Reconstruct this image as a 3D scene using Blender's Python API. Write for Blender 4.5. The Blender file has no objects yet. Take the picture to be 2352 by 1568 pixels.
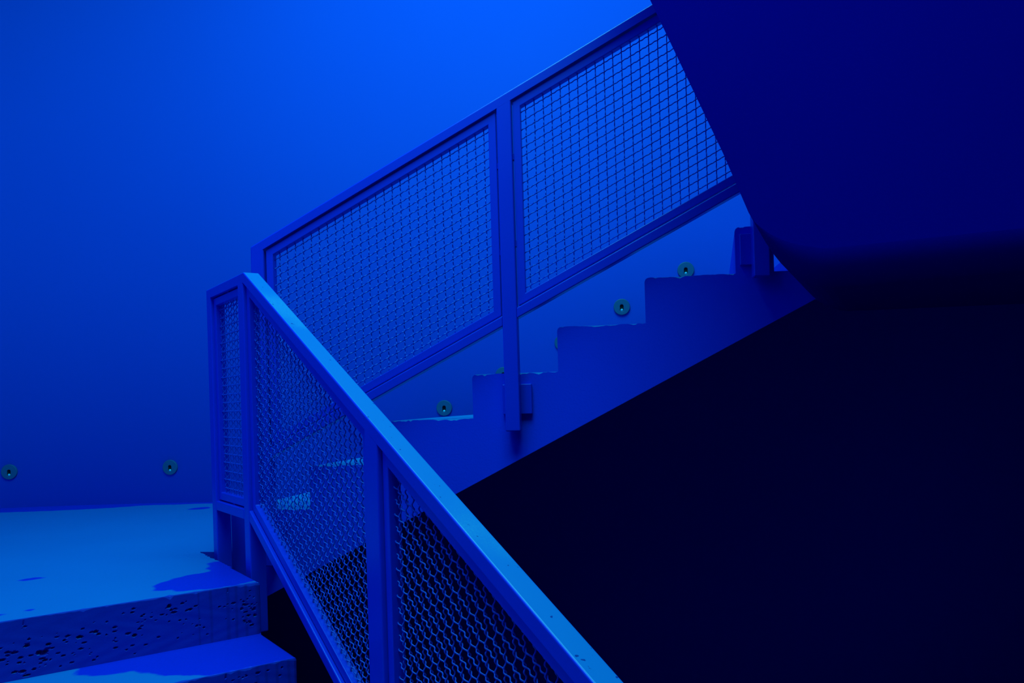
import bpy, bmesh, math, random
import numpy as np
from mathutils import Vector, Matrix

random.seed(7)
rng = np.random.default_rng(11)
scene = bpy.context.scene
C = scene.collection

# ------------------------------------------------------------------ camera
EYE = 0.5354                      # eye height over the landing, metres
cam_d = bpy.data.cameras.new('camera')
cam_d.sensor_fit = 'HORIZONTAL'
cam_d.sensor_width = 36.0
cam_d.lens = 1842.07 / 2352 * 36.0
cam_d.shift_x = 0.0
cam_d.shift_y = (923.17 - 784.0) / 2352
cam_d.clip_start = 0.02
cam = bpy.data.objects.new('camera', cam_d)
C.objects.link(cam)
ROLL = 0.0296
cam.matrix_world = (Matrix.Translation((0, 0, EYE)) @ Matrix.Rotation(math.radians(90), 4, 'X')
                    @ Matrix.Rotation(-ROLL, 4, 'Z'))
scene.camera = cam

# ------------------------------------------------------------------ world, daylight, exposure
world = bpy.data.worlds.new('world')
scene.world = world
world.use_nodes = True
world.node_tree.nodes['Background'].inputs[0].default_value = (0.25, 0.6, 1.0, 1)
world.node_tree.nodes['Background'].inputs[1].default_value = 1.0

SKY = (-1.5, 0.95, -0.9, 3.35)     # unseen skylight, pulled over the camera as front fill: x0, x1, y0, y1
ROOF_Z = 4.7
ld = bpy.data.lights.new('skylight_fill', 'AREA')
ld.shape = 'RECTANGLE'
ld.size = SKY[1] - SKY[0]
ld.size_y = SKY[3] - SKY[2]
ld.energy = 300
ld.color = (0.05, 0.86, 1.0)
lo = bpy.data.objects.new('skylight_fill', ld)
lo.location = ((SKY[0] + SKY[1]) / 2, (SKY[2] + SKY[3]) / 2, ROOF_Z - 0.02)
C.objects.link(lo)

vs = scene.view_settings
vs.view_transform = 'Standard'
vs.look = 'None'
vs.gamma = 1
vs.use_curve_mapping = False
vs.exposure = 0.0
scene.cycles.diffuse_bounces = 4
scene.cycles.max_bounces = 6
scene.cycles.use_denoising = True

# ------------------------------------------------------------------ frames of the two flights
A_ANG, B_ANG = 0.9548, 0.1313
dA = Vector((math.cos(A_ANG), -math.sin(A_ANG), 0))     # near flight, going down
pA = Vector((-math.sin(A_ANG), -math.cos(A_ANG), 0))    # across it, away from the well
dB = Vector((math.cos(B_ANG), -math.sin(B_ANG), 0))     # far flight, going up
pB = Vector((math.sin(B_ANG), math.cos(B_ANG), 0))      # across it, towards the wall
ZV = Vector((0, 0, 1))
CA = Vector((-0.7993, 2.4947, 0))                       # inner corner of the landing, head of near flight
NB = Vector((-1.0756, 3.0355, 0))                       # foot of the far flight
KC = Vector((-1.207, 3.059, 0))                         # inner corner of the landing
RISE, GO_A, GO_B = 0.16, 0.3057, 0.3138
WB = 1.571                                              # far flight width
WA = 2.33                                               # near flight width


# ------------------------------------------------------------------ materials
def new_mat(name):
    m = bpy.data.materials.new(name)
    m.use_nodes = True
    nt = m.node_tree
    b = nt.nodes['Principled BSDF']
    return m, nt, b


def N(nt, t, **k):
    n = nt.nodes.new(t)
    for a, v in k.items():
        setattr(n, a, v)
    return n


def math_n(nt, op, a, b=None, c=None):
    n = N(nt, 'ShaderNodeMath', operation=op)
    for i, v in enumerate((a, b, c)):
        if v is None:
            continue
        if isinstance(v, (int, float)):
            n.inputs[i].default_value = v
        else:
            nt.links.new(v, n.inputs[i])
    return n.outputs[0]


def noise(nt, scale, detail=3, rough=0.5, vec=None, vscale=None):
    g = N(nt, 'ShaderNodeNewGeometry')
    src = g.outputs['Position']
    if vscale:
        mp = N(nt, 'ShaderNodeMapping')
        mp.inputs['Scale'].default_value = vscale
        nt.links.new(src, mp.inputs['Vector'])
        src = mp.outputs[0]
    n = N(nt, 'ShaderNodeTexNoise')
    n.inputs['Scale'].default_value = scale
    n.inputs['Detail'].default_value = detail
    n.inputs['Roughness'].default_value = rough
    nt.links.new(src, n.inputs['Vector'])
    return n.outputs['Fac']


def mixc(nt, fac, a, b):
    n = N(nt, 'ShaderNodeMix', data_type='RGBA')
    for sock, v in ((n.inputs[0], fac), (n.inputs[6], a), (n.inputs[7], b)):
        if isinstance(v, (tuple, list)):
            sock.default_value = (*v, 1) if len(v) == 3 else v
        elif isinstance(v, (int, float)):
            sock.default_value = v
        else:
            nt.links.new(v, sock)
    return n.outputs[2]


def bump(nt, b, h, strength, dist):
    n = N(nt, 'ShaderNodeBump')
    n.inputs['Strength'].default_value = strength
    n.inputs['Distance'].default_value = dist
    nt.links.new(h, n.inputs['Height'])
    nt.links.new(n.outputs[0], b.inputs['Normal'])


def painted(name, col, col2, rough=0.6, fine=160, bstr=0.25, bdist=0.002, big=1.5, spec=0.3):
    m, nt, b = new_mat(name)
    f = math_n(nt, 'MULTIPLY', noise(nt, big, 4), 1.0)
    c = mixc(nt, f, col, col2)
    nt.links.new(c, b.inputs['Base Color'])
    b.inputs['Roughness'].default_value = rough
    b.inputs['Specular IOR Level'].default_value = spec
    bump(nt, b, noise(nt, fine, 4), bstr, bdist)
    return m


def worn_lit_rail(name):
    """painted steel with overhead light put into the top face colour, scuffed and speckled"""
    m, nt, b = new_mat(name)
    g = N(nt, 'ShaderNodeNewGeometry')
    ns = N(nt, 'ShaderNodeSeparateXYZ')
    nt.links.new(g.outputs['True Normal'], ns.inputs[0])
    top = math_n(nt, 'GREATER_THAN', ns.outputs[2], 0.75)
    speck = N(nt, 'ShaderNodeMapRange')
    nt.links.new(noise(nt, 260, 3, 0.7), speck.inputs[0])
    speck.inputs[1].default_value = 0.45
    speck.inputs[2].default_value = 0.70
    patch = N(nt, 'ShaderNodeMapRange', interpolation_type='SMOOTHSTEP')
    nt.links.new(noise(nt, 3.0, 2), patch.inputs[0])
    patch.inputs[1].default_value = 0.48
    patch.inputs[2].default_value = 0.66
    scuff = math_n(nt, 'MULTIPLY', patch.outputs[0], math_n(nt, 'ADD', 0.35, math_n(nt, 'MULTIPLY', speck.outputs[0], 0.65)))
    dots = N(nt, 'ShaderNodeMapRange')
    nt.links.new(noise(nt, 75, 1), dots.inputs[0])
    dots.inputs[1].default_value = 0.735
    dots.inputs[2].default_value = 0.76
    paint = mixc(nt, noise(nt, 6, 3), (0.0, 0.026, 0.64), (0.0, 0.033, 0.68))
    lit_faded = mixc(nt, math_n(nt, 'MULTIPLY', scuff, 0.8), (0.0, 0.155, 0.50), (0.06, 0.32, 0.52))  # overhead light painted into the pale base; the scuffs are wear
    lit_faded = mixc(nt, dots.outputs[0], lit_faded, (0.0, 0.03, 0.25))
    nt.links.new(mixc(nt, top, paint, lit_faded), b.inputs['Base Color'])
    b.inputs['Roughness'].default_value = 0.36
    bump(nt, b, noise(nt, 300, 3), 0.06, 0.0008)
    return m


def wet_concrete(name, dry, dry2, wet, blobs, streaks=()):
    """painted concrete with wet stains; blobs are (x, y, rx, ry, rot) in world metres,
    streaks are (distance across the flight, half width) of drip marks on risers"""
    m, nt, b = new_mat(name)
    g = N(nt, 'ShaderNodeNewGeometry')
    sp = N(nt, 'ShaderNodeSeparateXYZ')
    nt.links.new(g.outputs['Position'], sp.inputs[0])
    X, Y = sp.outputs[0], sp.outputs[1]
    nz = math_n(nt, 'MULTIPLY', math_n(nt, 'SUBTRACT', noise(nt, 14, 4, 0.55), 0.5), 0.05)
    d = None
    for (cx, cy, rx, ry, rot) in blobs:
        dx = math_n(nt, 'SUBTRACT', X, cx)
        dy = math_n(nt, 'SUBTRACT', Y, cy)
        c, s = math.cos(rot), math.sin(rot)
        u = math_n(nt, 'ADD', math_n(nt, 'MULTIPLY', dx, c / rx), math_n(nt, 'MULTIPLY', dy, s / rx))
        v = math_n(nt, 'ADD', math_n(nt, 'MULTIPLY', dx, -s / ry), math_n(nt, 'MULTIPLY', dy, c / ry))
        q = math_n(nt, 'SQRT', math_n(nt, 'ADD', math_n(nt, 'MULTIPLY', u, u), math_n(nt, 'MULTIPLY', v, v)))
        q = math_n(nt, 'MULTIPLY', math_n(nt, 'SUBTRACT', q, 1.0), min(rx, ry))
        d = q if d is None else math_n(nt, 'SMOOTH_MIN', d, q, 0.03)
    d = math_n(nt, 'ADD', d, nz)
    mr = N(nt, 'ShaderNodeMapRange', interpolation_type='SMOOTHSTEP')
    nt.links.new(d, mr.inputs[0])
    mr.inputs[1].default_value = 0.006
    mr.inputs[2].default_value = -0.008
    # wet stains only on the tops
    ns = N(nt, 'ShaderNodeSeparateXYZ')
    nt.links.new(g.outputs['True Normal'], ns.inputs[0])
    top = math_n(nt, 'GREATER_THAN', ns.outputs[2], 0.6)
    fac = math_n(nt, 'MULTIPLY', mr.outputs[0], top)
    drip = 0.0
    if streaks:
        w = math_n(nt, 'ADD', math_n(nt, 'MULTIPLY', X, pA.x), math_n(nt, 'MULTIPLY', Y, pA.y))
        w = math_n(nt, 'SUBTRACT', w, CA.dot(pA))
        wob = math_n(nt, 'MULTIPLY', math_n(nt, 'SUBTRACT', noise(nt, 9, 3), 0.5), 0.008)
        w = math_n(nt, 'ADD', w, wob)
        acc = None
        for (w0, hw) in streaks:
            t = math_n(nt, 'ABSOLUTE', math_n(nt, 'SUBTRACT', w, w0))
            r_ = N(nt, 'ShaderNodeMapRange', interpolation_type='SMOOTHSTEP')
            nt.links.new(t, r_.inputs[0])
            r_.inputs[1].default_value = hw * 1.6
            r_.inputs[2].default_value = hw * 0.4
            acc = r_.outputs[0] if acc is None else math_n(nt, 'MAXIMUM', acc, r_.outputs[0])
        side = math_n(nt, 'LESS_THAN', ns.outputs[2], 0.5)
        acc = math_n(nt, 'MULTIPLY', acc, side)
        acc = math_n(nt, 'MULTIPLY', acc, math_n(nt, 'ADD', 0.25, math_n(nt, 'MULTIPLY', noise(nt, 6, 2), 0.7)))
        drip = acc
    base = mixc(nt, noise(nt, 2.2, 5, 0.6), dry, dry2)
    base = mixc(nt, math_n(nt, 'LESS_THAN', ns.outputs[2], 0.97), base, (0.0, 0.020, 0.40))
    col = mixc(nt, fac, base, wet)
    col = mixc(nt, drip, col, (0.0, 0.012, 0.26))
    nt.links.new(col, b.inputs['Base Color'])
    rr = math_n(nt, 'SUBTRACT', 0.65, math_n(nt, 'MULTIPLY', fac, 0.33))
    nt.links.new(rr, b.inputs['Roughness'])
    b.inputs['Specular IOR Level'].default_value = 0.3
    bump(nt, b, noise(nt, 130, 5, 0.6), 0.22, 0.002)
    return m


def uw(u, w):
    p = CA + dA * u + pA * w
    return p.x, p.y


rotA = math.atan2(dA.y, dA.x)
blobs = [(*uw(-0.14, 0.10), 0.135, 0.175, rotA), (*uw(-0.28, -0.01), 0.175, 0.085, rotA),
         (*uw(-0.13, 0.23), 0.035, 0.06, rotA + 0.7),
         (-2.75, 4.66, 0.62, 0.15, 0.05), (-2.05, 4.72, 0.55, 0.07, -0.03),
         (*uw(-0.582, 0.568), 0.020, 0.032, rotA), (*uw(-2.126, -0.35), 0.05, 0.06, rotA),
         (*uw(-0.094, 0.608), 0.012, 0.014, rotA), (*uw(-0.09, 0.69), 0.012, 0.02, rotA)]
blobs_step = [(*uw(0.05, 0.10), 0.275, 0.30, rotA), (*uw(0.03, 0.36), 0.10, 0.16, rotA)]
streaks = [(0.012, 0.004), (0.045, 0.004), (0.075, 0.004), (0.10, 0.005), (0.15, 0.004), (0.185, 0.0025)]

M = {}
M['wall'] = painted('blue_wall_paint', (0.0, 0.072, 0.58), (0.0, 0.082, 0.61), 0.75, 220, 0.12, 0.001, 0.8, 0.15)
M['stringer'] = painted('blue_painted_concrete', (0.0, 0.036, 0.76), (0.0, 0.044, 0.80), 0.7, 140, 0.25, 0.002, 3.0, 0.2)
M['soffit'] = painted('shaded_blue_soffit', (0.0, 0.001, 0.20), (0.0, 0.0015, 0.23), 1.0, 260, 0.15, 0.001, 1.2, 0.02)  # the upper flight's shade is put into this darker blue
M['metal'] = painted('blue_metal_paint', (0.0, 0.026, 0.64), (0.0, 0.033, 0.68), 0.33, 300, 0.05, 0.0008, 6.0, 0.5)
M['tread'] = painted('pale_tread', (0.0, 0.17, 0.50), (0.0, 0.20, 0.54), 0.65, 140, 0.25, 0.002, 3.0, 0.25)
M['handrail'] = worn_lit_rail('worn_lit_handrail')
M['wire'] = painted('blue_wire_paint', (0.0, 0.055, 0.58), (0.0, 0.07, 0.62), 0.33, 300, 0.03, 0.0005, 8.0, 0.5)
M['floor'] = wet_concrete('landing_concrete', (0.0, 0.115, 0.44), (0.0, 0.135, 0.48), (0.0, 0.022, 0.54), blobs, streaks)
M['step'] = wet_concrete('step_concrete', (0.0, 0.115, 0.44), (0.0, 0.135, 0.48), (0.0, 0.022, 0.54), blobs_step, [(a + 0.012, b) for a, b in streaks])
M['charcoal'] = painted('charcoal_paint', (0.002, 0.003, 0.012), (0.003, 0.004, 0.016), 0.8, 120, 0.1, 0.001, 1.0, 0.1)  # unseen walls made dark to cut bounce light on the void
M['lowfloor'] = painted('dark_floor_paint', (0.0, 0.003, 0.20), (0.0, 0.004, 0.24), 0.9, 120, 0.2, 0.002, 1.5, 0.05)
M['disc'] = painted('teal_metal', (0.0, 0.085, 0.20), (0.0, 0.11, 0.24), 0.45, 400, 0.1, 0.0005, 30, 0.4)
M['dark'] = painted('socket_shade', (0.002, 0.004, 0.010), (0.003, 0.006, 0.014), 0.6, 300, 0.05, 0.0003, 20, 0.3)
M['glint_nub'] = painted('pale_glint', (0.10, 0.50, 0.70), (0.12, 0.55, 0.75), 0.3, 300, 0.02, 0.0003, 20, 0.5)  # light catch on the hole's lower lip, made as a pale nub


# ------------------------------------------------------------------ object helpers
def empty(name, loc, label=None, cat=None, group=None):
    o = bpy.data.objects.new(name, None)
    o.empty_display_size = 0.1
    o.location = loc
    C.objects.link(o)
    if label:
        o['label'] = label
    if cat:
        o['category'] = cat
    if group:
        o['group'] = group
    return o


def world_loc(o):
    v = Vector(o.location)
    while o.parent:
        o = o.parent
        v = v + Vector(o.location)
    return v


def link_mesh(name, me, mat, parent=None, origin=None):
    """mesh given in world coordinates; re-based on its own origin"""
    if origin is None:
        n = len(me.vertices)
        co = np.empty(n * 3)
        me.vertices.foreach_get('co', co)
        co = co.reshape(-1, 3)
        mn, mx = co.min(0), co.max(0)
        origin = Vector(((mn[0] + mx[0]) / 2, (mn[1] + mx[1]) / 2, mn[2]))
    origin = Vector(origin)
    me.transform(Matrix.Translation(-origin))
    me.materials.append(M[mat])
    o = bpy.data.objects.new(name, me)
    C.objects.link(o)
    if parent:
        o.parent = parent
        o.location = origin - world_loc(parent)
    else:
        o.location = origin
    return o


def bm_obj(name, bm, mat, parent=None, smooth=False, bevel=0.0, seg=2, edges=None):
    bmesh.ops.recalc_face_normals(bm, faces=bm.faces)
    if bevel > 0:
        es = edges if edges is not None else [e for e in bm.edges if len(e.link_faces) == 2 and e.calc_face_angle(0) > 0.2]
        bmesh.ops.bevel(bm, geom=es, offset=bevel, segments=seg, profile=0.5, affect='EDGES', clamp_overlap=True)
    me = bpy.data.meshes.new(name)
    bm.to_mesh(me)
    bm.free()
    if smooth:
        me.polygons.foreach_set('use_smooth', [True] * len(me.polygons))
    return link_mesh(name, me, mat, parent)


class Frame:
    """local (s along, t across, z up) to world"""
    def __init__(self, o, d, n):
        self.o, self.d, self.n = o, d, n

    def __call__(self, s, t, z):
        return self.o + self.d * s + self.n * t + ZV * z


def prism_bm(fr, poly, t0, t1):
    bm = bmesh.new()
    a = [bm.verts.new(fr(s, t0, z)) for s, z in poly]
    b = [bm.verts.new(fr(s, t1, z)) for s, z in poly]
    n = len(poly)
    bm.faces.new(a)
    bm.faces.new(b[::-1])
    for i in range(n):
        bm.faces.new((a[i], b[i], b[(i + 1) % n], a[(i + 1) % n]))
    return bm


def prism(name, fr, poly, t0, t1, mat, parent=None, bevel=0.0, seg=2, smooth=False, sharp=()):
    bm = prism_bm(fr, poly, t0, t1)
    edges = None
    if sharp:                                # profile corners whose edges are welded on and stay sharp
        bm.verts.index_update()
        n = len(poly)
        edges = [e for e in bm.edges if not all((v.index % n) in sharp for v in e.verts)]
    return bm_obj(name, bm, mat, parent, smooth, bevel, seg, edges)


def struct(o, label):
    o['kind'] = 'structure'
    o['label'] = label
    return o


# ------------------------------------------------------------------ the shell
FLOOR_Z = -1.92


def ribbon(name, path, thick, z0, z1, mat, label, smooth=True):
    bm = bmesh.new()
    rings = []
    n = len(path)
    for i, p in enumerate(path):
        a = path[max(i - 1, 0)]
        b = path[min(i + 1, n - 1)]
        t = (Vector(b) - Vector(a)).normalized()
        nr = Vector((t.y, -t.x))        # right of travel = outside
        q = Vector(p) + nr * thick
        rings.append([bm.verts.new((p[0], p[1], z0)), bm.verts.new((p[0], p[1], z1)),
                      bm.verts.new((q.x, q.y, z1)), bm.verts.new((q.x, q.y, z0))])
    for i in range(n - 1):
        r0, r1 = rings[i], rings[i + 1]
        for k in range(4):
            f = bm.faces.new((r0[k], r0[(k + 1) % 4], r1[(k + 1) % 4], r1[k]))
            f.smooth = smooth and k in (0, 2)
    bm.faces.new(rings[0][::-1])
    bm.faces.new(rings[-1])
    return struct(bm_obj(name, bm, mat), label)


wt = Vector((-1.785, 4.714))
path = []
pr = wt + Vector((dB.x, dB.y)) * 5.3
for i in range(12):
    path.append(pr.lerp(wt, i / 12))
h = math.pi - B_ANG
pos = wt.copy()
path.append(pos.copy())
for radius, turn, n in ((5.0, math.radians(13.8), 14), (1.2, math.radians(118.7), 36)):
    for i in range(n):
        dh = turn / n
        hm = h + dh / 2
        pos = pos + Vector((math.cos(hm), math.sin(hm))) * (radius * dh)
        h += dh
        path.append(pos.copy())
i_cut = 13 + 14 + 20
ribbon('wall_back', [tuple(p) for p in path[:i_cut]], 0.2, FLOOR_Z, ROOF_Z, 'wall',
       'smooth blue plastered curving wall behind the stairs')
lp = path[i_cut - 1:]
end = lp[-1]
for i in range(1, 7):
    lp.append(end + Vector((math.cos(h), math.sin(h))) * (4.6 * i / 6))
ribbon('wall_left', [tuple(p) for p in lp], 0.2, FLOOR_Z, ROOF_Z, 'wall', 'blue plastered wall left of the near flight')
pl = lp[-1]
fr_path = [pl, Vector((pl.x + 0.3, -2.3)), Vector((3.5, -2.3))]
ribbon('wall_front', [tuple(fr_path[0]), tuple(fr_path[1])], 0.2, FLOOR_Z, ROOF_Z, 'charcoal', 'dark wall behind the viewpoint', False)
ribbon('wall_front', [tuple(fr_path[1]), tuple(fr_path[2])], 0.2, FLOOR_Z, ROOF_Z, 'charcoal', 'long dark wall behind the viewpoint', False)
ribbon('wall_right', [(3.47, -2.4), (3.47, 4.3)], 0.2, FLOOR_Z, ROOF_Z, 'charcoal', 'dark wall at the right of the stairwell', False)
WF = Frame(Vector((0, 0, 0)), Vector((1, 0, 0)), Vector((0, 1, 0)))


def box(name, x0, x1, y0, y1, z0, z1, mat, parent=None, bevel=0.0):
    return prism(name, WF, [(x0, z0), (x1, z0), (x1, z1), (x0, z1)], y0, y1, mat, parent, bevel)


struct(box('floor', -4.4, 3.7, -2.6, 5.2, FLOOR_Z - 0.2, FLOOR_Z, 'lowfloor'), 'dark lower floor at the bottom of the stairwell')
# roof with the skylight opening
bm = bmesh.new()
xs = (-4.4, SKY[0], SKY[1], 3.7)
ys = (-2.6, SKY[2], SKY[3], 5.2)
g = {}
for lvl, z in enumerate((ROOF_Z, ROOF_Z + 0.25)):
    for i, x in enumerate(xs):
        for j, y in enumerate(ys):
            g[i, j, lvl] = bm.verts.new((x, y, z))
for i in range(3):
    for j in range(3):
        if (i, j) == (1, 1):
            continue
        for l in (0, 1):
            bm.faces.new((g[i, j, l], g[i + 1, j, l], g[i + 1, j + 1, l], g[i, j + 1, l]))
for a, b in (((1, 1), (2, 1)), ((2, 1), (2, 2)), ((2, 2), (1, 2)), ((1, 2), (1, 1)),
             ((0, 0), (3, 0)), ((3, 0), (3, 3)), ((3, 3), (0, 3)), ((0, 3), (0, 0))):
    if abs(a[0] - b[0]) + abs(a[1] - b[1]) == 1:
        bm.faces.new((g[(*a, 0)], g[(*b, 0)], g[(*b, 1)], g[(*a, 1)]))
struct(bm_obj('ceiling', bm, 'soffit'), 'roof of the stairwell with an opening for daylight')


# ------------------------------------------------------------------ landing slab
def poly_slab(name, pts, z0, z1, mat):
    bm = bmesh.new()
    a = [bm.verts.new((x, y, z0)) for x, y in pts]
    b = [bm.verts.new((x, y, z1)) for x, y in pts]
    n = len(pts)
    bm.faces.new(a)
    bm.faces.new(b)
    for i in range(n):
        bm.faces.new((a[i], a[(i + 1) % n], b[(i + 1) % n], b[i]))
    return bm_obj(name, bm, mat)


UB = -0.30                                   # the top step block of the near flight reaches this far back
pbk = CA + dA * UB
w_end = WA + 0.05
land = [pbk.xy, KC.xy, NB.xy, (NB + pB * (WB + 0.02)).xy]
wall_pts = [p for p in path if p.x < -0.95][0:]
for p in wall_pts:
    land.append(p)
land.append((CA + dA * UB + pA * w_end).xy)
# rough arris along the inner edge KC - pbk
edge = []
for i in range(1, 30):
    f = i / 30
    p = pbk.lerp(KC, f)
    edge.append((p + pA * (random.random() ** 2 * 0.008)).xy)
land = [land[0]] + edge + land[1:]
struct(poly_slab('floor', [tuple(p) for p in land], -0.24, 0.0, 'floor'), 'blue painted concrete landing with wet stains')


# ------------------------------------------------------------------ near flight
def rough_step(name, parent, u0, u1, zt, zb, mat, seed, pits, dense=0.95):
    """one step as a block; the riser carries real pits, the arris is chipped"""
    r = np.random.default_rng(seed)
    ws = [0.0, 0.002, 0.005, 0.009] + list(np.arange(0.012, dense, 0.0025)) + list(np.linspace(dense, WA + 0.02, 30))
    ws = np.array(ws)
    nw = len(ws)
    # chip size along the nosing
    chip = 0.0028 + 0.0008 * np.sin(ws * 37 + seed) + 0.0005 * np.sin(ws * 211 + seed)
    for _ in range(14):
        c0, wd, am = r.uniform(0, dense), r.uniform(0.004, 0.016), r.uniform(0.001, 0.005)
        chip += am * np.exp(-((ws - c0) / wd) ** 2)
    chip += 0.006 * np.exp(-(ws / 0.02) ** 2)
    chip = np.clip(chip, 0.0015, 0.016)
    zr = np.linspace(0.0, 1.0, 64)
    prof_n = 3 + 3 + len(zr) + 1
    V = np.zeros((nw, prof_n, 3))
    base = np.array(CA)
    D, Pn = np.array(dA), np.array(pA)
    zz = zt - 0.016 - (zt - 0.016 - zb) * zr
    WW, ZZ = np.meshgrid(ws, zz, indexing='ij')
    dep = np.zeros_like(WW)
    for (pw, pz, rw, rz, dp) in pits:
        dep = np.maximum(dep, 2.0 * dp * np.clip(1.2 - ((WW - pw) / rw) ** 2 - ((ZZ - (zt - pz)) / rz) ** 2, 0, 1) ** 0.45)
    dep += 0.0012 * (np.sin(WW * 61 + 3 * np.sin(ZZ * 47)) * np.sin(ZZ * 83 + seed)) * 0.4
    fade = np.clip(ws / 0.009, 0, 1) ** 0.5
    for i, w in enumerate(ws):
        drop = (1 - fade[i]) * 0.007
        c = chip[i]
        us = [u0, u0 + (u1 - u0) * 0.5, u1 - 0.03, u1 - c, u1 - c * 0.3, u1]
        zs = [zt, zt, zt, zt, zt - c * 0.3, zt - c]
        us += list(u1 - dep[i])
        zs += list(zz)
        us.append(u0)
        zs.append(zb)
        us, zs = np.array(us), np.array(zs)
        us[3:-1] -= (1 - fade[i]) * 0.006
        zs = np.minimum(zs, zt - drop)
        V[i] = base + np.outer(us, D) + w * Pn
        V[i, :, 2] = zs
    verts = V.reshape(-1, 3)
    faces = []
    for i in range(nw - 1):
        for j in range(prof_n):
            j2 = (j + 1) % prof_n
            faces.append((i * prof_n + j, (i + 1) * prof_n + j, (i + 1) * prof_n + j2, i * prof_n + j2))
    faces.append(tuple(range(prof_n)))
    faces.append(tuple(range((nw - 1) * prof_n, nw * prof_n))[::-1])
    me = bpy.data.meshes.new(name)
    me.from_pydata([tuple(v) for v in verts], [], faces)
    me.update()
    bm = bmesh.new()
    bm.from_mesh(me)
    bmesh.ops.recalc_face_normals(bm, faces=bm.faces)
    bm.to_mesh(me)
    bm.free()
    return link_mesh(name, me, mat, parent)


def make_pits(seed, clusters, n_single):
    r = np.random.default_rng(seed)
    out = []
    for (cw, cz, sw, sz, n, size) in clusters:
        for _ in range(n):
            s = size * r.uniform(0.35, 1.0)
            out.append((cw + r.normal() * sw, min(max(cz + r.normal() * sz, 0.012), 0.152), s * r.uniform(1.0, 2.2), s * r.uniform(0.6, 1.0), s * r.uniform(0.9, 1.6)))
    for _ in range(n_single):
        s = r.uniform(0.0010, 0.0030)
        out.append((r.uniform(0.0, 0.72), r.uniform(0.012, 0.15), s * r.uniform(1, 2), s, s * 1.3))
    return out


pits1 = make_pits(3, [(0.60, 0.115, 0.05, 0.022, 34, 0.0045), (0.44, 0.07, 0.05, 0.03, 16, 0.004), (0.055, 0.06, 0.03, 0.012, 14, 0.0045),
                      (0.03, 0.10, 0.02, 0.02, 16, 0.004), (0.22, 0.05, 0.04, 0.006, 9, 0.004), (0.30, 0.08, 0.08, 0.04, 10, 0.0035)], 70)
pits1 += [(0.597, 0.098, 0.007, 0.006, 0.009), (0.583, 0.099, 0.007, 0.005, 0.009), (0.362, 0.097, 0.006, 0.004, 0.007),
          (0.267, 0.03, 0.005, 0.006, 0.007), (0.50, 0.075, 0.008, 0.004, 0.007), (0.625, 0.075, 0.007, 0.003, 0.006),
          (0.575, 0.08, 0.006, 0.003, 0.006), (0.46, 0.068, 0.006, 0.004, 0.006)]
pits2 = make_pits(8, [(0.15, 0.02, 0.03, 0.006, 10, 0.004), (0.4, 0.08, 0.2, 0.03, 20, 0.004)], 40)

near = empty('stair_flight', CA + dA * 1.83 + ZV * FLOOR_Z,
             'near blue concrete flight descending towards the viewer from the landing', 'stairs', 'concrete stair flights')
FA = Frame(CA, dA, pA)
rough_step('step', near, UB, 0.0, 0.0, -RISE, 'floor', 1, pits1)
rough_step('step', near, -0.02, GO_A, -RISE, -2 * RISE, 'step', 2, pits2, 0.7)
for k in range(2, 12):
    zt = -RISE * k
    poly = [(GO_A * (k - 1) - 0.02, zt - RISE), (GO_A * k, zt - RISE), (GO_A * k, zt), (GO_A * (k - 1) - 0.02, zt)]
    prism('step', FA, poly, 0.0, WA + 0.02, 'step', near, 0.004, 2)
saw = [(UB, -RISE)]
for k in range(0, 12):
    saw.append((GO_A * k - 0.0005, -RISE * (k + 1)))
    if k < 11:
        saw.append((GO_A * k - 0.0005, -RISE * (k + 2)))
saw += [(GO_A * 11 - 0.0005, FLOOR_Z), (GO_A * 10.4, FLOOR_Z), (GO_A * 0.3, -0.55), (UB, -0.42)]
prism('waist_slab', FA, saw, 0.002, WA + 0.02, 'stringer', near)

# ------------------------------------------------------------------ far flight
FB = Frame(NB, dB, pB)                       # t grows towards the wall
far = empty('stair_flight', NB + dB * 1.2 + pB * 0.8 + ZV * 0.0,
            'far blue concrete flight with stepped side climbing along the curved wall', 'stairs', 'concrete stair flights')


skew = math.radians(14.1)                    # the risers stand a little askew to the side face
pS = Vector((math.sin(skew), math.cos(skew), 0))
pS = pS / pS.dot(pB)
FS = Frame(NB, dB, pS)


def far_step(s0, s1, zb, zt, seed):
    r = random.Random(seed)
    rings = []
    n = 34
    ph = r.uniform(0, 6)
    for t, amt in ((0.0, 1.0), (0.007, 0.25), (0.02, 0.0), (WB + 0.03, 0.0)):
        pts = [(s0, zb)]
        pts.append((s0, zt - 0.016))
        pts.append((s0 + 0.003, zt - 0.007))
        pts.append((s0 + 0.010, zt - 0.0015))
        rr = random.Random(seed + 100)
        for i in range(n):
            f = (i + 1) / (n + 1)
            wob = 0.0025 * math.sin(f * 9 + ph) + 0.0015 * math.sin(f * 31 + ph * 2) + 0.0015 * rr.uniform(-1, 1)
            chip = max(0, wob + 0.0015) + (0.004 if rr.random() < 0.06 else 0)
            pts.append((s0 + 0.012 + (s1 - s0 - 0.014) * f, zt - amt * chip))
        pts.append((s1, zt))
        pts.append((s1, zb))
        rings.append((t, pts))
    bm = bmesh.new()
    R = [[bm.verts.new(FS(s, t, z)) for s, z in pts] for t, pts in rings]
    m = len(R[0])
    for i in range(len(R) - 1):
        for j in range(m):
            bm.faces.new((R[i][j], R[i + 1][j], R[i + 1][(j + 1) % m], R[i][(j + 1) % m]))
    bm.faces.new(R[0])
    bm.faces.new(R[-1][::-1])
    o = bm_obj('step', bm, 'stringer', far)
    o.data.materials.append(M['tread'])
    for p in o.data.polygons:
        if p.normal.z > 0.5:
            p.material_index = 1             # paler colour on upward faces
    return o


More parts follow.
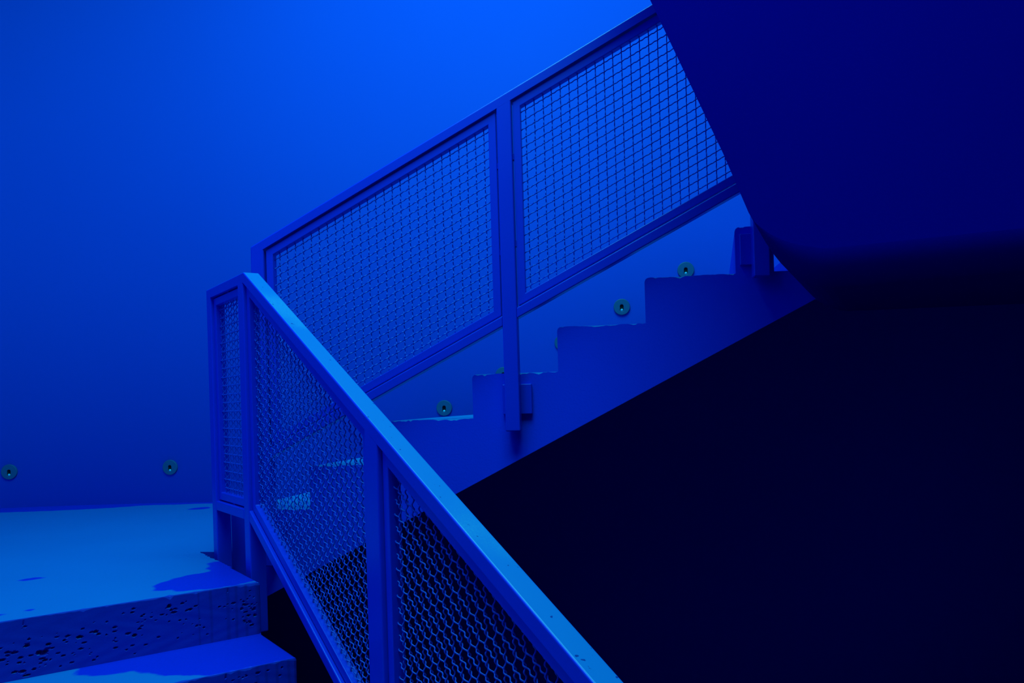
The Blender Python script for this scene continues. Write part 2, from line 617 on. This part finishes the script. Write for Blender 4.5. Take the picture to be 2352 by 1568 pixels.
for k in range(1, 6):
    far_step(GO_B * (k - 1), GO_B * k, RISE * (k - 1), RISE * k, k)
far_step(GO_B * 5, GO_B * 6, RISE * 5, RISE * 6, 6)
far_step(GO_B * 6, 2.012, RISE * 6, RISE * 7, 7)          # short block, a notch behind it
for k in range(8, 12):
    far_step(GO_B * (k - 1), GO_B * k, RISE * (k - 1), RISE * k, k)
saw = [(0.0, -0.236), (0.0, 0.0)]
for k in range(1, 11):
    saw += [(GO_B * k, RISE * (k - 1)), (GO_B * k, RISE * k)]
saw += [(GO_B * 11, RISE * 10), (GO_B * 11, RISE * 11 - 0.236)]
prism('waist_slab', FB, saw, 0.0, WB + 0.03, 'stringer', far)

# ------------------------------------------------------------------ upper flight, its dark rounded body at the top right
a_m = math.radians(26)
dM = Vector((math.cos(a_m), -math.sin(a_m), 0))
pM = Vector((math.sin(a_m), math.cos(a_m), 0))
FM = Frame(Vector((0.671, 2.0, 0.861)), dM, pM)
prof = [(-0.66, 1.60), (-0.303, 0.732), (-0.125, 0.297)]
# rounded lower corner between the leaning edge and the flat bottom
c0, c1, c2 = (-0.065, 0.135), (0.004, -0.052), (0.12, -0.060)
for i in range(0, 11):
    t = i / 10
    prof.append(tuple((1 - t) ** 2 * c0[k] + 2 * t * (1 - t) * c1[k] + t * t * c2[k] for k in (0, 1)))
prof += [(3.14, -0.060), (3.14, 1.60)]
bm = bmesh.new()
nb_ = Vector(NB)
front, back = [], []
FIL = 0.085
rings = []
# front fillet: several rings turning from the front face into the underside
cen = (1.2, 0.8)
n_f = 7
for i in range(n_f):
    t = i / (n_f - 1) * math.pi / 2
    inset = FIL * (1 - math.sin(t))
    depth = FIL * (1 - math.cos(t))
    ring = []
    for (a, z) in prof:
        # inset only at the lower edge; the leaning edge and the top stay sharp
        f = max(0.0, min(1.0, (0.12 - z) / 0.17))
        zz = z + inset * f
        ring.append(bm.verts.new(FM(a, depth, zz)))
    rings.append(ring)
ring = []
for (a, z) in prof:
    p = FM(a, 0, z)
    dist = (-0.115 - (p - nb_).dot(pB)) / pM.dot(pB)
    ring.append(bm.verts.new(FM(a, max(dist, 0.2), z)))
rings.append(ring)
m = len(prof)
for i in range(len(rings) - 1):
    for j in range(m):
        f = bm.faces.new((rings[i][j], rings[i + 1][j], rings[i + 1][(j + 1) % m], rings[i][(j + 1) % m]))
        f.smooth = i < n_f - 1
bm.faces.new(rings[0])
bm.faces.new(rings[-1][::-1])
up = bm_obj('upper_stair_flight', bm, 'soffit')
up['label'] = 'dark rounded concrete underside of the upper flight filling the top right'
up['category'] = 'stairs'


# ------------------------------------------------------------------ railings
T0, T1 = 0.020, 0.073                 # the rail lies this far outside the concrete face
TM = (T0 + T1) / 2
HV = 0.036                            # vertical thickness of the sloped rails
WIRE_R, PITCH, CRIMP = 0.0020, 0.0310, 0.0027


def wire_mesh(fr, s0, s1, zb, zt, slope, tc, parent):
    """crimped wire cloth in the parallelogram s0..s1 x (zb..zt at s0), its cross wires along the slope"""
    V, F = [], []
    NS = 5
    ang = [(math.cos(2 * math.pi * k / NS), math.sin(2 * math.pi * k / NS)) for k in range(NS)]

    def tube(pts, e1, e2):
        base = len(V)
        for p in pts:
            for ca, sa in ang:
                V.append(tuple(p + e1 * (ca * WIRE_R) + e2 * (sa * WIRE_R)))
        for i in range(len(pts) - 1):
            for k in range(NS):
                k2 = (k + 1) % NS
                F.append((base + i * NS + k, base + (i + 1) * NS + k, base + (i + 1) * NS + k2, base + i * NS + k2))

    def crimp(x):                     # +-1 at the crossings, with an extra crimp between them
        v = math.cos(3 * math.pi * x)
        return math.copysign(abs(v) ** 0.75, v)

    sub = 9
    H = zt - zb
    ns = int((s1 - s0) / PITCH)
    nz = int(H / PITCH)
    os_ = (s1 - s0 - (ns - 1) * PITCH) / 2
    oz = (H - (nz - 1) * PITCH) / 2
    sl = fr.d + ZV * slope
    sln = sl.normalized()
    nrm = sln.cross(fr.n).normalized()
    jit = random.Random(int(s0 * 977) + 5)
    for i in range(ns):
        s = s0 + os_ + i * PITCH + jit.uniform(-0.0008, 0.0008)
        zl, zh = zb + slope * (s - s0), zt + slope * (s - s0)
        pts = []
        n = int((H / PITCH) * sub)
        for j in range(n + 1):
            z = zl + (zh - zl) * j / n
            ph = (z - zl - oz) / PITCH
            pts.append(fr(s, tc + CRIMP * (1 - 2 * (i % 2)) * crimp(ph), z))
        tube(pts, fr.d, fr.n)
    for j in range(nz):
        z = zb + oz + j * PITCH + jit.uniform(-0.0008, 0.0008)
        n = int((s1 - s0) / PITCH * sub)
        pts = []
        for i in range(n + 1):
            s = s0 + (s1 - s0) * i / n
            ph = (s - s0 - os_) / PITCH
            pts.append(fr(s, tc - CRIMP * (1 - 2 * (j % 2)) * crimp(ph), z + slope * (s - s0)))
        tube(pts, nrm, fr.n)
    me = bpy.data.meshes.new('wire_mesh')
    me.from_pydata(V, [], F)
    me.polygons.foreach_set('use_smooth', [True] * len(me.polygons))
    me.update()
    o = link_mesh('wire_mesh', me, 'wire', parent)
    o['kind'] = 'stuff'
    o['label'] = 'crimped woven wire mesh painted blue'
    return o


def panel(fr, s0, s1, zb, zt, slope, root):
    """frame with its mesh; s0..s1 clear opening, zb / zt clear heights at s0"""
    g, fw = 0.005, 0.027
    k = math.sqrt(1 + slope * slope)
    gv, fv = g * k, fw * k
    o0, o1 = s0 + g, s1 - g
    zf = lambda s, z: z + slope * (s - s0)
    out = [(o0, zf(o0, zb + gv)), (o1, zf(o1, zb + gv)), (o1, zf(o1, zt - gv)), (o0, zf(o0, zt - gv))]
    i0, i1 = o0 + fw, o1 - fw
    inn = [(i0, zf(i0, zb + gv + fv)), (i1, zf(i1, zb + gv + fv)), (i1, zf(i1, zt - gv - fv)), (i0, zf(i0, zt - gv - fv))]
    ta, tb = TM - 0.016, TM + 0.016
    bm = bmesh.new()
    L = {}
    for nm, pl_, t in (('oa', out, ta), ('ob', out, tb), ('ia', inn, ta), ('ib', inn, tb)):
        L[nm] = [bm.verts.new(fr(s, t, z)) for s, z in pl_]
    for i in range(4):
        j = (i + 1) % 4
        bm.faces.new((L['oa'][i], L['oa'][j], L['ia'][j], L['ia'][i]))
        bm.faces.new((L['ob'][j], L['ob'][i], L['ib'][i], L['ib'][j]))
        bm.faces.new((L['oa'][j], L['oa'][i], L['ob'][i], L['ob'][j]))
        bm.faces.new((L['ia'][i], L['ia'][j], L['ib'][j], L['ib'][i]))
    pf = bm_obj('panel_frame', bm, 'metal', root, False, 0.0022, 2)
    wire_mesh(fr, i0 - 0.006, i1 + 0.006, zf(i0 - 0.006, zb + gv + fv - 0.006), zf(i0 - 0.006, zt - gv - fv + 0.006), slope, TM, pf)
    # small weld tabs holding the frame in its opening
    for f in (0.3, 0.72):
        zc = zb + (zt - zb) * f
        for sa, sb in ((s0 - 0.001, o0 + 0.001), (o1 - 0.001, s1 + 0.001)):
            z = zf(sa, zc)
            prism('weld_tab', fr, [(sa, z), (sb, z), (sb, z + 0.02), (sa, z + 0.02)], TM - 0.01, TM + 0.01, 'metal', pf)
    if s1 - s0 < 0.5:
        sm = (s0 + s1) / 2
        for z0_, z1_ in ((zb - 0.001, zb + gv + 0.001), (zt - gv - 0.001, zt + 0.001)):
            prism('weld_tab', fr, [(sm - 0.012, z0_), (sm + 0.012, z0_), (sm + 0.012, z1_), (sm - 0.012, z1_)], TM - 0.01, TM + 0.01, 'metal', pf)
    return pf


def post(fr, s0, s1, zlo, ztop, root, plate=None):
    p = prism('post', fr, [(s0, zlo), (s1, zlo), (s1, ztop(s1)), (s0, ztop(s0))], T0, T1, 'metal', root, 0.004, 3, False, (2, 3))
    if plate:
        a, b, z0, z1 = plate
        prism('mounting_plate', fr, [(a, z0), (b, z0), (b, z1), (a, z1)], 0.0, T0 + 0.0005, 'metal', p, 0.002, 2)
    return p


# far railing
SB = RISE / GO_B
RB = Frame(NB, dB, -pB)
rail_b = empty('stair_railing', NB + dB * 1.06 - pB * TM + ZV * 0.43,
               'far blue steel railing with wire mesh panels climbing to the right', 'railing', 'mesh stair railings')
topB = lambda s: 1.133 + SB * (s - 0.142)            # top face of the handrail
undB = lambda s: topB(s) - HV
lowT = lambda s: 0.868 + SB * (s - 1.125)            # top of the bottom rail
lowB = lambda s: lowT(s) - HV
postsB = [(0.142, 0.192), (1.069, 1.121), (1.933, 1.986)]
prism('handrail', RB, [(0.142, undB(0.142)), (1.986, undB(1.986)), (1.986, topB(1.986)), (0.142, topB(0.142))], T0, T1, 'metal', rail_b, 0.005, 4, False, (0, 1))
for (a, b), zlo, plate in zip(postsB, (-0.04, 0.433, 0.936), ((0.115, 0.222, 0.01, 0.12), (1.054, 1.159, 0.492, 0.599), (1.897, 2.006, 0.985, 1.092))):
    post(RB, a, b, zlo, lambda s: undB(s) + 0.0005, rail_b, plate)
for i in range(2):
    a, b = postsB[i][1], postsB[i + 1][0]
    prism('bottom_rail', RB, [(a, lowB(a)), (b, lowB(b)), (b, lowT(b)), (a, lowT(a))], T0, T1, 'metal', rail_b, 0.0035, 3)
    panel(RB, a, b, lowT(a), undB(a), SB, rail_b)

# near railing
SA = -RISE / GO_A
RA = Frame(CA, dA, -pA)
rail_a = empty('stair_railing', CA + dA * 0.78 - pA * TM - ZV * 0.68,
               'near blue steel railing with bright top face descending to the lower right', 'railing', 'mesh stair railings')
SC = -0.149
LEVEL = 0.987
topA = lambda s: LEVEL if s < SC else LEVEL + SA * (s - SC)
HL = 0.034
undS = lambda s: LEVEL - HV + SA * (s - SC)          # underside of the sloping part
sx = SC + (HV - HL) / SA                             # where both undersides meet
botT = lambda s: 0.1715 + HV + SA * (s + 0.163)      # sloping bottom rail
botB = lambda s: 0.1715 + SA * (s + 0.163)
E_A = 1.79
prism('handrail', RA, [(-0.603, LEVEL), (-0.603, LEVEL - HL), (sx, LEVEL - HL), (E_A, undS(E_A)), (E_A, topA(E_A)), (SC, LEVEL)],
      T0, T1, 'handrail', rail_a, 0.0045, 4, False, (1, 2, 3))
P1, P2, P3, P4 = (-0.603, -0.550), (-0.214, -0.158), (0.745, 0.812), (1.73, 1.79)
flat = lambda s: LEVEL - HL + 0.0005
sl_ = lambda s: min(undS(s), LEVEL - HL) + 0.0005
post(RA, *P1, -0.201, flat, rail_a, (-0.63, -0.52, -0.17, -0.07))
post(RA, *P2, -0.201, sl_, rail_a, (-0.24, -0.13, -0.17, -0.07))
post(RA, *P3, -0.68, sl_, rail_a, (0.725, 0.832, -0.64, -0.54))
post(RA, *P4, -1.17, sl_, rail_a, (1.705, 1.815, -1.13, -1.03))
prism('bottom_rail', RA, [(P1[1], 0.170), (P2[0], 0.170), (P2[0], 0.204), (P1[1], 0.204)], T0, T1, 'metal', rail_a, 0.0035, 3)
panel(RA, P1[1], P2[0], 0.204, LEVEL - HL, 0.0, rail_a)
for a, b in ((P2[1], P3[0]), (P3[1], P4[0])):
    prism('bottom_rail', RA, [(a, botB(a)), (b, botB(b)), (b, botT(b)), (a, botT(a))], T0, T1, 'metal', rail_a, 0.0035, 3)
    panel(RA, a, b, botT(a), undS(a), SA, rail_a)


# ------------------------------------------------------------------ round step lights on the wall
def light_meshes():
    R_, TH = 0.0445, 0.012
    n = 48
    cz = -0.006
    hr, ht, hb = 0.0100, 0.004, -0.015          # capsule hole: radius, top and bottom centres
    ring_o, ring_i = [], []
    for i in range(n):
        a = 2 * math.pi * i / n
        d = Vector((math.cos(a), math.sin(a)))
        # outer circle seen from (0, cz)
        bq = d.y * cz
        t = -bq + math.sqrt(bq * bq - (cz * cz - R_ * R_))
        ring_o.append((d.x * t, cz + d.y * t))
        # capsule
        t = 0.0
        for _ in range(40):
            x, z = d.x * t, cz + d.y * t
            zc = min(max(z, hb), ht)
            dist = hr - math.hypot(x, z - zc)
            t += max(dist, 0.0)
            if dist < 1e-6:
                break
        ring_i.append((d.x * t, cz + d.y * t))
    V, F = [], []
    k = 0.93
    prof = [(1.0, 0.0, 'o'), (1.0, -TH * 0.7, 'o'), (0.975, -TH * 0.95, 'o'), (k, -TH, 'o'), (1.15, -TH, 'i'), (1.0, -TH * 0.93, 'i'), (0.9, -0.0005, 'i')]
    for sc, y, w in prof:
        for (x, z) in (ring_o if w == 'o' else ring_i):
            if w == 'o':
                V.append((x * sc, y, z * sc))
            else:
                V.append((x * sc, y, cz + (z - cz) * sc))
    for r_ in range(len(prof) - 1):
        for i in range(n):
            j = (i + 1) % n
            F.append((r_ * n + i, r_ * n + j, (r_ + 1) * n + j, (r_ + 1) * n + i))
    plate = bpy.data.meshes.new('plate')
    plate.from_pydata(V, [], F)
    plate.materials.append(M['disc'])
    # socket: shallow cup behind the hole, its shade put into the dark colour
    V, F = [], []
    for sc, y in ((0.97, -TH * 0.9), (0.92, -0.001)):
        for (x, z) in ring_i:
            V.append((x * sc, y, cz + (z - cz) * sc))
    for i in range(n):
        j = (i + 1) % n
        F.append((i, n + i, n + j, j))
    F.append(tuple(range(n, 2 * n)))
    sock = bpy.data.meshes.new('socket')
    sock.from_pydata(V, [], F)
    sock.materials.append(M['dark'])
    bm = bmesh.new()
    bmesh.ops.create_uvsphere(bm, u_segments=16, v_segments=10, radius=0.0078)
    for v in bm.verts:
        v.co.y *= 0.8
        v.co += Vector((0, -0.0080, -0.0175))
    glint_nub = bpy.data.meshes.new('glint_nub')
    bm.to_mesh(glint_nub)
    bm.free()
    glint_nub.polygons.foreach_set('use_smooth', [True] * len(glint_nub.polygons))
    glint_nub.materials.append(M['glint_nub'])
    return plate, sock, glint_nub


meshes = light_meshes()
wtv = Vector((wt.x, wt.y, 0))


def wall_at(x):
    for a, b in zip(path[:-1], path[1:]):
        if min(a.x, b.x) <= x <= max(a.x, b.x) and a.y > 3.0:
            f = (x - a.x) / (b.x - a.x)
            t = (b - a).normalized()
            return a.lerp(b, f), math.atan2(-t.y, -t.x)
    return None


lights = [(-2.972, 0.212, 'round step light cut off by the left edge of the picture'),
          (-2.028, 0.210, 'round step light low on the wall above the landing, left of the near railing'),
          (-0.382, 0.513, 'lowest round step light beside the far flight, just right of the near handrail'),
          (-0.043, 0.688, 'round step light half hidden behind the middle post of the far railing'),
          (0.290, 0.855, 'round step light mostly hidden behind the riser right of the middle post'),
          (0.617, 1.038, 'fully visible round step light under the upper panel of the far railing'),
          (0.963, 1.222, 'topmost round step light, its foot cut by the tread edge')]
for x, z, lab in lights:
    p, ang_ = wall_at(x)
    root = empty('step_light', (p.x, p.y, z), lab, 'wall light', 'round step lights along the wall')
    root.rotation_euler = (0, 0, ang_)
    for nm, me in zip(('plate', 'socket', 'glint_nub'), meshes):
        o = bpy.data.objects.new(nm, me)
        o.parent = root
        C.objects.link(o)
